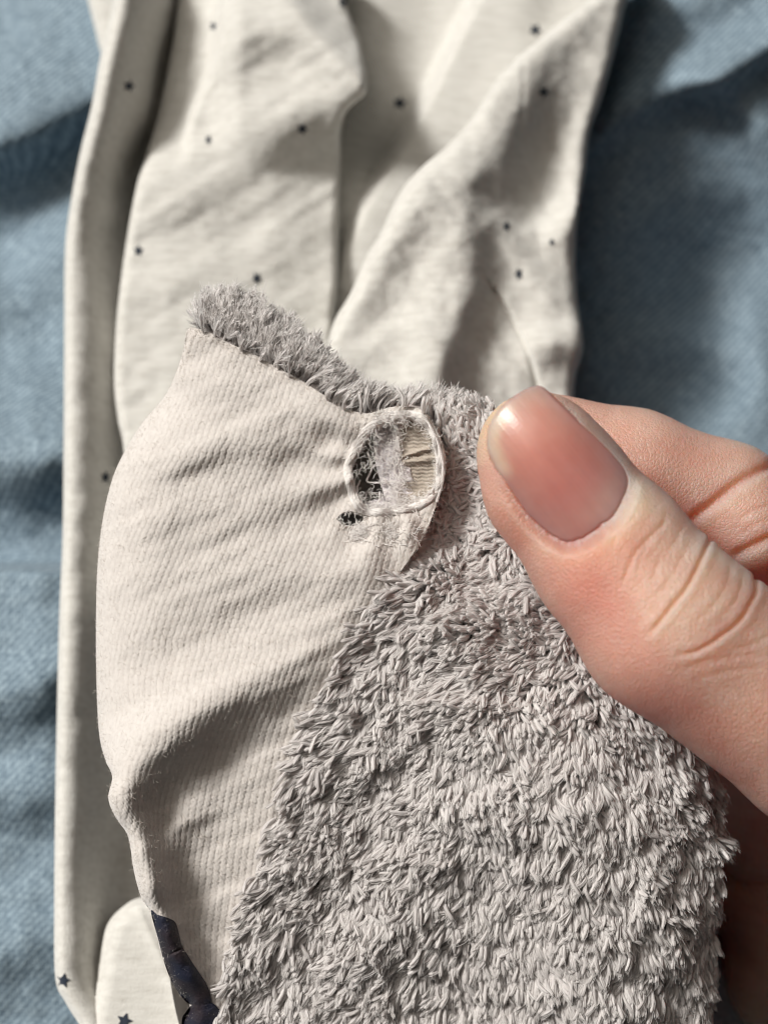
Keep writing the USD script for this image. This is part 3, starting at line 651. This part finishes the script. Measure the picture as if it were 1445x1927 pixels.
curves('loose_fibre', np.concatenate(fib), 0.034 * np.array([1, 1, 1, 1, 1, 1, 1, .8, .4]), M_fluff, held, kind='stuff', label='tangled white loose fibres in and round the hole')
# fray along the torn rims
def fray(ring, n, length, seed, inward):
    r = np.random.default_rng(seed)
    c = curve(ring, closed=True); i = r.integers(0, len(c), n)
    tn = np.roll(c, -1, 0) - np.roll(c, 1, 0); tn /= np.linalg.norm(tn, axis=1, keepdims=True)
    if seed == 11: i = i[~((c[i][:, 0] < 690) & (c[i][:, 1] > 840) & (c[i][:, 1] < 925) & (r.random(n) < 0.75))]
    n = len(i)
    q = c[i] + r.normal(0, 3.0, (n, 2)); T = np.column_stack([tn[i][:, 0], -tn[i][:, 1], np.zeros(n)]) * r.choice([-1, 1], n)[:, None]
    cen = np.mean(c, 0); IN = np.column_stack([cen[0] - q[:, 0], -(cen[1] - q[:, 1]), np.zeros(n)]); IN /= np.linalg.norm(IN, axis=1, keepdims=True)
    z = on_jersey(q[:, 0], q[:, 1]) + r.uniform(-0.25, 0.45, n)
    d = T * 0.8 + IN * r.normal(inward, 0.4, n)[:, None] + np.column_stack([np.zeros((n, 2)), r.normal(0.1, 0.3, n)]); d /= np.linalg.norm(d, axis=1, keepdims=True)
    out = [pm(q[:, 0], q[:, 1], z)]; L = length * r.uniform(0.4, 1.4, n); w = r.normal(0, 0.3, n)
    for _ in range(8):
        d = d + np.cross(np.array([0, 0, 1.0]), d) * w[:, None] + r.normal(0, 0.1, (n, 3)); d /= np.linalg.norm(d, axis=1, keepdims=True)
        out.append(out[-1] + d * (L / 8)[:, None])
    return np.stack(out, 1)
curves('frayed_rim', np.concatenate([fray([(750, 800), (752, 830), (748, 858), (760, 890), (748, 925), (740, 922), (752, 890), (742, 858), (744, 830)], 260, 1.0, 13, 0.0) - [0, 0, 1.0], fray(HOLE, 800, 1.2, 11, 0.0), fray(HOLE2, 60, 0.8, 12, 0.3)]), 0.03 * np.array([1, 1, 1, 1, 1, 1, 1, .8, .4]), M_fluff, held, kind='stuff', label='frayed white fibres round the torn rim')
for pts, r in [([(792, 778, 1.6), (812, 806, 1.8), (828, 846, 1.5), (834, 885, 1.2), (829, 920, 1.0), (822, 945, .6)], 0.15), ([(806, 800, .9), (815, 830, 1.0), (822, 865, .8), (822, 900, .7), (812, 928, .9)], 0.13),
               ([(678, 903, .2), (671, 922, 0), (678, 943, -.2), (694, 951, 0), (712, 944, .3), (715, 925, 0)], 0.10), ([(690, 850, 0), (700, 880, -.6), (690, 905, -.5), (712, 908, -.4), (745, 906, 0)], 0.11),
               ([(735, 800, .2), (748, 830, .2), (752, 862, 0), (742, 885, 0), (750, 900, .2)], 0.10), ([(668, 948, 1.2), (690, 962, 1.0), (720, 962, .8), (760, 957, .8), (800, 938, .9)], 0.16),
               ([(705, 806, 1.0), (690, 826, 1.1), (674, 855, 1.0), (660, 885, 1.0), (655, 915, .9)], 0.15)]:
    c = curve(np.array(pts), n=10)
    yarn = pm(c[:, 0], c[:, 1], c[:, 2] + held_base(c[:, 0], c[:, 1]))
    tn = np.gradient(yarn, axis=0); tn /= np.linalg.norm(tn, axis=1, keepdims=True)
    sd_ = np.cross(tn, [0, 0, 1.0]); sd_ /= np.maximum(np.linalg.norm(sd_, axis=1, keepdims=True), 1e-6); nb_ = np.cross(sd_, tn)
    le = np.concatenate([[0], np.cumsum(np.linalg.norm(np.diff(yarn, axis=0), axis=1))])
    ply = []
    for k in range(9):
        ph = 2 * math.pi * k / 8 + le * 4.5 + 0.5 * np.sin(le * 3 + k * 2.1); rr = (0 if k == 8 else 1) * r * (0.8 + 0.35 * np.sin(le * 2.3 + k))
        ply.append(yarn + sd_ * (rr * np.cos(ph))[:, None] + nb_ * (rr * np.sin(ph))[:, None] + rng.normal(0, 0.012, yarn.shape))
    curves('thread', np.array(ply), 0.035, M_fluff, held)
def rim_roll():
    c = curve(HOLE, closed=True)[::2]; m = len(c); K = 10
    o = c - np.array([745, 872]); o /= np.linalg.norm(o, axis=1, keepdims=True)
    sgn = np.linspace(0, 2 * math.pi, m, endpoint=False)
    r = 0.52 + 0.18 * np.sin(sgn * 3 + 1) + 0.25 * (meshkit.fbm(np.column_stack([np.cos(sgn) * 4, np.sin(sgn) * 4, sgn * 0 + 2]), 3, 5) - 0.5)
    an = np.arange(K) * 2 * math.pi / K
    q = c[:, None] + o[:, None] * ((3.5 + r * 5)[:, None] + r[:, None] * PPM * 0.8 * np.cos(an)[None])[..., None]
    z = on_jersey(c[:, 0], c[:, 1])[:, None] + 0.05 + r[:, None] * 0.95 * np.sin(an)[None]
    P = pm(q[..., 0], q[..., 1], z); P = P + 0.42 * (meshkit.fbm(P * 2.4, 3, 8) - 0.5)[..., None] * np.array([0.5, 0.5, 1.0])
    i, k = np.meshgrid(np.arange(m), np.arange(K), indexing='ij'); a, b, d, e = (i * K + k), (i * K + (k + 1) % K), ((i + 1) % m * K + (k + 1) % K), ((i + 1) % m * K + k)
    F = np.vstack([np.stack([a, b, d], -1).reshape(-1, 3), np.stack([a, d, e], -1).reshape(-1, 3)])
    n_ = np.cross(P.reshape(-1, 3)[F[0, 1]] - P.reshape(-1, 3)[F[0, 0]], P.reshape(-1, 3)[F[0, 2]] - P.reshape(-1, 3)[F[0, 0]])
    cen = P[0].mean(0)
    if n_ @ (P.reshape(-1, 3)[F[0]].mean(0) - cen) < 0: F = F[:, ::-1]
    obj('rolled_rim', P.reshape(-1, 3), F, M_rim, held, label='thick rolled white rim of the hole')
rim_roll()
def rim():
    c = curve(HOLE, closed=True); m = len(c)
    r = np.random.default_rng(17); out = []
    for k in range(420):
        i0 = r.integers(0, m); ln = r.integers(22, 60); i = (i0 + np.linspace(0, ln, 10).astype(int)) % m
        q = c[i]; cen = np.array([745, 872]); o = q - cen; o /= np.linalg.norm(o, axis=1, keepdims=True)
        ph = r.uniform(0, 6.28) + np.linspace(0, r.uniform(1, 5), 10); R = r.uniform(0.75, 1.1) * 0.62
        q2 = q + o * (6.0 + R * np.cos(ph) * PPM * 0.85)[:, None]
        out.append(pm(q2[:, 0], q2[:, 1], on_jersey(q[:, 0], q[:, 1]) + 0.12 + R * 0.8 * np.sin(ph) + r.normal(0, 0.03, 10)))
    curves('rim_fibre', np.array(out), 0.028, M_fluff, held, label='thick frayed white rim of the hole')
rim()
# short nap standing off the jersey
def nap(sheet, n, length, seed, zf_, edge_n=0):
    r = np.random.default_rng(seed)
    k = r.integers(0, len(sheet.P), n); 
    if edge_n: k = np.concatenate([k, r.choice(np.nonzero(sheet.sd < 14)[0], edge_n)]); n = len(k)
    p = sheet.P[k]
    d = r.normal(0, 1, (n, 3)); d[:, 2] = abs(d[:, 2]) * 0.8; d /= np.linalg.norm(d, axis=1, keepdims=True)
    L = length * r.uniform(0.3, 1.5, n); out = [p - d * 0.05]; ax = r.normal(0, 1, (n, 3)); w = r.normal(0, 0.3, n)
    for _ in range(5):
        d = d + np.cross(ax, d) * w[:, None]; d /= np.linalg.norm(d, axis=1, keepdims=True)
        out.append(out[-1] + d * (L / 5)[:, None])
    return np.stack(out, 1)
curves('jersey_nap', nap(jersey, 9000, 0.5, 81, zj, 5000), 0.012, M_fuzz, held, kind='stuff')

# ------------------------------------------------------------------ hand
hand = thing('hand', 'bare hand pinching the grey fleece beside the hole between thumb and index finger', 'hand')
def cone(p, a, b, ra, rb):
    """Signed distance to a limb segment that tapers from ra to rb."""
    a, b = np.asarray(a, float), np.asarray(b, float)
    ab = b - a; t = np.clip(((p - a) @ ab) / (ab @ ab), 0, 1)
    return np.linalg.norm(p - a - t[..., None] * ab, axis=-1) - (ra + (rb - ra) * t)
def smin(a, b, k):
    h = np.maximum(k - abs(a - b), 0) / k
    return np.minimum(a, b) - h * h * k * 0.25
J = lambda X, Y, z: pm(X, Y, z)
WRIST = np.array([128.0, -118.0, -42.0])
FINGERS = [   # joints and radii from the tip inwards
    ([J(1012, 851, 8.5), J(1044, 912, 9.5), J(1150, 1045, 11.0), J(1255, 1175, 12.0), J(1560, 1392, 7.0), J(1980, 1720, -18)], [7.3, 8.2, 9.2, 10.2, 11.3, 15.0], 2.5),
    ([J(1045, 852, -11.0), J(1190, 890, -11.5), J(1365, 950, -13.0), J(1560, 1100, -22.0), J(2080, 1320, -38.0)], [7.7, 8.2, 8.1, 9.2, 12.0], 2.0),
    ([J(1420, 1560, -44.0), J(1405, 1400, -36.0), J(1470, 1140, -26.0), J(2080, 1480, -46.0)], [7.8, 8.4, 9.0, 12.0], 2.0),
    ([J(1470, 1800, -56.0), J(1405, 1660, -52.0), J(1450, 1500, -46.0), J(2060, 1640, -54.0)], [7.4, 8.0, 8.6, 11.5], 2.0),
    ([J(1500, 1990, -60.0), J(1395, 1880, -58.0), J(1470, 1720, -54.0), J(2020, 1800, -58.0)], [6.6, 7.0, 7.4, 10.5], 2.0),
]
def hand_sdf(p):
    d = None
    for k, (js, rs, sm) in enumerate(FINGERS):
        f = None
        for q in range(len(js) - 1):
            c = cone(p, js[q], js[q + 1], rs[q], rs[q + 1]); f = c if f is None else smin(f, c, sm)
        if k == 1:
            f = smin(f, np.linalg.norm(p - J(1418, 1000, -9.5), axis=-1) - 5.6, 3.0)      # the fleshy pad below the bent joint
        f = smin(f, cone(p, js[-1], WRIST, rs[-1], 17.0), 8.0)
        d = f if d is None else smin(d, f, 1.0)
    d = smin(d, cone(p, WRIST, WRIST + [60, -75, -2], 21.0, 25.0), 14.0)
    return d
def surface_nets(lo, hi, h):
    ax = [np.arange(lo[k], hi[k], h) for k in range(3)]
    n = [len(a) for a in ax]
    S = np.empty(n, np.float32)
    yz = np.stack(np.meshgrid(ax[1], ax[2], indexing='ij'), -1)
    for i0 in range(0, n[0], 16):
        xs_ = ax[0][i0:i0 + 16]
        p = np.empty((len(xs_), n[1], n[2], 3)); p[..., 0] = xs_[:, None, None]; p[..., 1:] = yz
        S[i0:i0 + 16] = hand_sdf(p)
    neg = S < 0
    cnt = np.zeros([q - 1 for q in n], np.int8)
    for o in np.ndindex(2, 2, 2):
        cnt += neg[o[0]:n[0] - 1 + o[0], o[1]:n[1] - 1 + o[1], o[2]:n[2] - 1 + o[2]]
    cells = np.argwhere((cnt > 0) & (cnt < 8))
    ids = -np.ones(cnt.shape, int); ids[tuple(cells.T)] = np.arange(len(cells))
    acc, w = np.zeros((len(cells), 3)), np.zeros(len(cells))
    for o in np.ndindex(2, 2, 2):
        for k in range(3):
            if o[k] == 0:
                o2 = list(o); o2[k] = 1
                A, B = S[tuple((cells + o).T)], S[tuple((cells + o2).T)]
                m = (A < 0) != (B < 0); t = np.where(m, A / np.where(A == B, 1, A - B), 0)
                pt = np.tile(np.array(o, float), (len(cells), 1)); pt[:, k] += t
                acc[m] += pt[m]; w[m] += 1
    V = (cells + acc / w[:, None]) * h + np.array(lo)
    F = []
    for k in range(3):
        a, b = (k + 1) % 3, (k + 2) % 3
        sl0, sl1 = [slice(None)] * 3, [slice(None)] * 3
        sl0[k], sl1[k] = slice(0, n[k] - 1), slice(1, n[k])
        e = np.argwhere(neg[tuple(sl0)] != neg[tuple(sl1)])
        e = e[(e[:, a] > 0) & (e[:, b] > 0) & (e[:, a] < n[a] - 1) & (e[:, b] < n[b] - 1)]
        f = neg[tuple(e.T)]
        def cid(da, db):
            c = e.copy(); c[:, a] += da; c[:, b] += db; return ids[tuple(c.T)]
        q = np.stack([cid(-1, -1), cid(0, -1), cid(0, 0), cid(-1, 0)], 1)
        q[~f] = q[~f][:, ::-1]
        F += [q[:, [0, 1, 2]], q[:, [0, 2, 3]]]
    return V, np.vstack(F)
V, F = surface_nets((8, -175, -90), (172, 28, 30), 1.5)
def grad(p, e=0.05):
    g = np.stack([hand_sdf(p + np.eye(3)[k] * e) - hand_sdf(p - np.eye(3)[k] * e) for k in range(3)], -1)
    return g / np.maximum(np.linalg.norm(g, axis=-1, keepdims=True), 1e-9)
def project(V, m, times=2):
    for _ in range(times):
        V[m] -= grad(V[m]) * hand_sdf(V[m])[:, None]
V[:] = V; project(V, np.ones(len(V), bool), 2)
tri = trimesh.Trimesh(V, F, process=False)
for edge, zone in ((0.9, (880, 1500, 700, 1620)), (0.42, (885, 1470, 715, 1540)), (0.22, (890, 1450, 720, 1300))):
    X, Y = px(tri.vertices); c = tri.triangles_center; cX, cY = px(c)
    nz = tri.face_normals[:, 2] > -0.45
    pick = (cX > zone[0]) & (cX < zone[1]) & (cY > zone[2]) & (cY < zone[3]) & nz & (c[:, 2] > -26)
    v, f = trimesh.remesh.subdivide(tri.vertices, tri.faces, np.nonzero(pick)[0])
    # close the cracks next to the finer faces: split the neighbours that hold a new midpoint
    tri = trimesh.Trimesh(v, f, process=False); tri.merge_vertices()
    e = tri.edges_sorted; u, inv, cn = np.unique(e, axis=0, return_inverse=True, return_counts=True)
    V = np.array(tri.vertices); X, Y = px(V)
    m = (X > zone[0] - 80) & (X < zone[1] + 80) & (Y > zone[2] - 80) & (Y < zone[3] + 80)
    project(V, m, 1); tri = trimesh.Trimesh(V, tri.faces, process=False)
V, F = np.array(tri.vertices), np.array(tri.faces)
print('hand', V.shape, F.shape)
N0 = grad(V)
X, Y = px(V)

# nail: a plate curved across and slightly along the thumb
AX = np.array([0.63, 0.777]); CR = np.array([0.777, -0.63])          # along (towards the hand) and across the thumb, as drawn
NAIL = [(1017, 726), (1052, 757), (1091, 794), (1125, 826), (1156, 858), (1177, 886), (1181, 918), (1156, 968), (1116, 1001), (1073, 1020), (1044, 1012), (994, 970), (952, 910), (930, 876), (917, 842), (919, 806), (940, 768), (978, 738)]
nail_ring = curve(NAIL, closed=True)
nail_ring = nail_ring + (fbm2(nail_ring[:, 0], nail_ring[:, 1], 16, 96, 2) * 9 * smooth01((nail_ring[:, 1] - 900) / 80))[:, None] * np.array([0.4, 1.0])
NAIL = [tuple(q) for q in nail_ring[::3]]; nail_poly = shapely.Polygon(nail_ring)
nail_tree = cKDTree(np.asarray(nail_poly.exterior.segmentize(1).coords))
def nail_z(X, Y):
    q = np.stack([X - 1046, Y - 868], -1); c = q @ CR; l = q @ AX
    cc = (c - 6) / PPM
    return 17.7 - cc ** 2 / 19.0 - 0.035 * cc - (np.maximum(-(l + 20), 0) / PPM) ** 2 / 34.0 - (np.maximum(l - 20, 0) / PPM) ** 2 / 110.0 + 0.012 * l / PPM
def skin_detail(V, X, Y, N0):
    V = V.copy()
    front = (N0[:, 2] > -0.3)
    creases = [([(1341, 978), (1340, 1000), (1337, 1015), (1326, 1045), (1310, 1075), (1287, 1111), (1271, 1134), (1248, 1161), (1222, 1190)], 0.62, 4.2),
               ([(1428, 1050), (1424, 1078), (1421, 1111), (1416, 1134), (1396, 1165), (1369, 1189), (1337, 1212), (1308, 1228), (1280, 1232)], 0.5, 4.2),
               ([(1256, 968), (1247, 989), (1216, 1017), (1193, 1048), (1177, 1079), (1168, 1098)], 0.26, 4.5), ([(1202, 950), (1193, 974), (1161, 1001), (1150, 1028)], 0.22, 4.0),
               ([(1243, 1048), (1232, 1068), (1229, 1094)], 0.22, 3.5), ([(1300, 1022), (1280, 1060), (1250, 1100), (1228, 1130)], 0.14, 4.0), ([(1225, 1010), (1205, 1045), (1196, 1075)], 0.14, 3.5),
               ([(1290, 985), (1270, 1020), (1255, 1045)], 0.12, 4.0), ([(1380, 1060), (1370, 1100), (1345, 1140), (1310, 1170)], 0.14, 5.0), ([(1400, 1080), (1385, 1125), (1355, 1165)], 0.12, 4.0),
               ([(1180, 960), (1150, 985), (1120, 1012)], 0.14, 4.0), ([(1445, 1230), (1390, 1235), (1330, 1245), (1280, 1262)], 0.12, 5.0), ([(1445, 1255), (1380, 1262), (1310, 1278)], 0.1, 5.0), ([(1460, 1190), (1420, 1210), (1370, 1225)], 0.14, 5.0)]
    th = front & (V[:, 2] > 1.0)
    for pts, dep, w in creases:
        s, v, d = Line([(x + 3 * math.sin(x * .7), y) for x, y in pts]).at(X, Y)
        ends = np.minimum(np.hypot(X - pts[0][0], Y - pts[0][1]), np.hypot(X - pts[-1][0], Y - pts[-1][1]))
        k = 0.62 * dep * (np.exp(-(d / w) ** 2) - 0.42 * np.exp(-((d - 2.6 * w) / (2.2 * w)) ** 2)) * smooth01(ends / 22 + 0.12)
        V -= N0 * (k * th)[:, None]
    ix = front & (V[:, 2] < 1.0)
    for pts, dep, w in [([(1306, 976), (1345, 946), (1390, 908), (1430, 884), (1470, 870)], 0.8, 10), ([(1385, 1046), (1420, 1028), (1470, 1004)], 0.7, 10), ([(1395, 975), (1420, 958), (1450, 950)], 0.12, 5), ([(1400, 1000), (1425, 985), (1450, 980)], 0.12, 5), ([(1120, 800), (1136, 822), (1140, 850)], 0.3, 7)]:
        s, v, d = Line(pts).at(X, Y)
        V -= N0 * (dep * np.exp(-(d / w) ** 2) * ix)[:, None]
    V += N0 * (0.10 * fbm2(X, Y, 22, 91, 3) * (V[:, 2] > -26))[:, None]
    # nail bed and folds
    inside = shapely.contains_xy(nail_poly, X, Y); d, _ = nail_tree.query(np.stack([X, Y], -1))
    zn = nail_z(X, Y); l = np.stack([X - 1046, Y - 868], -1) @ AX
    up = (N0[:, 2] > 0.02) & (V[:, 2] > 2)
    rim = smooth01((l + 75) / 60)                                   # no fold at the free edge
    tgt = np.where(inside, zn - 0.15 - 0.9 * smooth01(d / 5), zn + 0.2 * rim - 0.35 * (1 - rim))
    wgt = np.where(inside, 1.0, smooth01(1 - d / 28) * (0.25 + 0.75 * rim)) * up
    nz = V[:, 2] + (tgt - V[:, 2]) * wgt
    k = np.maximum(wgt, 0) > 0
    V[k] = pm(X[k], Y[k], nz[k])
    return V
V = skin_detail(V, X, Y, N0)
# complexion: creamier over the joint, pinker at the finger ends, in the folds and beside the nail
nd, _ = nail_tree.query(np.stack([X, Y], -1))
cream, pink, red = np.array([0.775, 0.565, 0.455]), np.array([0.71, 0.415, 0.345]), np.array([0.62, 0.28, 0.225])
w1 = np.exp(-((X - 1320) / 130) ** 2 - ((Y - 1110) / 150) ** 2)[:, None]
col = np.tile((cream * 0.62 + pink * 0.38), (len(X), 1))
col = col * (1 - 0.8 * w1) + cream * 0.8 * w1
w2 = (np.exp(-((X - 1060) / 110) ** 2 - ((Y - 1100) / 130) ** 2) * 0.75)[:, None]; col = col * (1 - w2) + pink * w2
w3 = (0.45 * np.exp(-(nd / 30) ** 2) * smooth01((Y - 960) / 60))[:, None]; col = col * (1 - w3) + red * w3
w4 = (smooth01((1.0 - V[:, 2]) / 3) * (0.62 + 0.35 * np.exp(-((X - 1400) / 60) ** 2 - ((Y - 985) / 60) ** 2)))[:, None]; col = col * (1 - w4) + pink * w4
w5 = (0.7 * np.exp(-((X - 925) / 45) ** 2 - ((Y - 790) / 75) ** 2))[:, None]; col = col * (1 - w5) + np.array([0.74, 0.50, 0.32]) * w5
w6 = (0.8 * smooth01((1.0 - (np.stack([X - 1046, Y - 868], -1) @ CR + 105) / 70)) * smooth01((V[:, 2]) / 2) * smooth01((Y - 840) / 60))[:, None]; col = col * (1 - w6) + pink * np.array([0.95, 0.86, 0.84]) * w6
col *= (0.94 + 0.24 * (fbm2(X, Y, 60, 92)))[:, None]
dry = (0.55 * np.exp(-((nd - 2) / 5) ** 2) * smooth01((Y - 880) / 80) * smooth01(0.5 + 3 * fbm2(X, Y, 14, 95)))[:, None]; col = col * (1 - dry) + np.array([0.80, 0.68, 0.60]) * dry
obj('skin', V, F, M_skin, hand, col=col)

class NailSheet(Sheet): pass
ns = Sheet(NAIL, lambda X, Y, d: nail_z(X, Y) - 0.25 * smooth01((5 - d) / 5) + 0.05 * fbm2(((X - 1046) * CR[0] + (Y - 868) * CR[1]) * 6 + 900, ((X - 1046) * AX[0] + (Y - 868) * AX[1]) * 0.3 + 900, 30, 94, 2), h=2.0, skirt=0.45, tuck=2.0)
vx, vy = px(ns.V)
q = np.stack([vx - 1046, vy - 868], -1); l, c = q @ AX, q @ CR
npink, nmauve, npale, nedge = np.array([0.62, 0.325, 0.275]), np.array([0.49, 0.225, 0.205]), np.array([0.56, 0.33, 0.30]), np.array([0.80, 0.565, 0.43])
t = smooth01((l + 110) / 190)[:, None]
ncol = npink * (1 - t) + nmauve * t
lun = np.exp(-((l - 120) / 34) ** 2 - ((c - 20) / 60) ** 2)[:, None]; ncol = ncol * (1 - 0.75 * lun) + npale * 0.75 * lun
dn, _ = nail_tree.query(np.stack([vx, vy], -1))
fe = (smooth01((36 - dn) / 22) * smooth01((-l - 20) / 40) * smooth01((20 - c) / 50))[:, None]; fe = fe * 0.7; ncol = ncol * (1 - fe) + nedge * fe
ncol *= (0.97 + 0.12 * fbm2(c * 3 + 500, l * 0.25 + 300, 30, 93))[:, None]
obj('thumbnail', ns.V, ns.F, M_nail, hand, col=ncol, label='pink mauve thumbnail with a pale free edge')
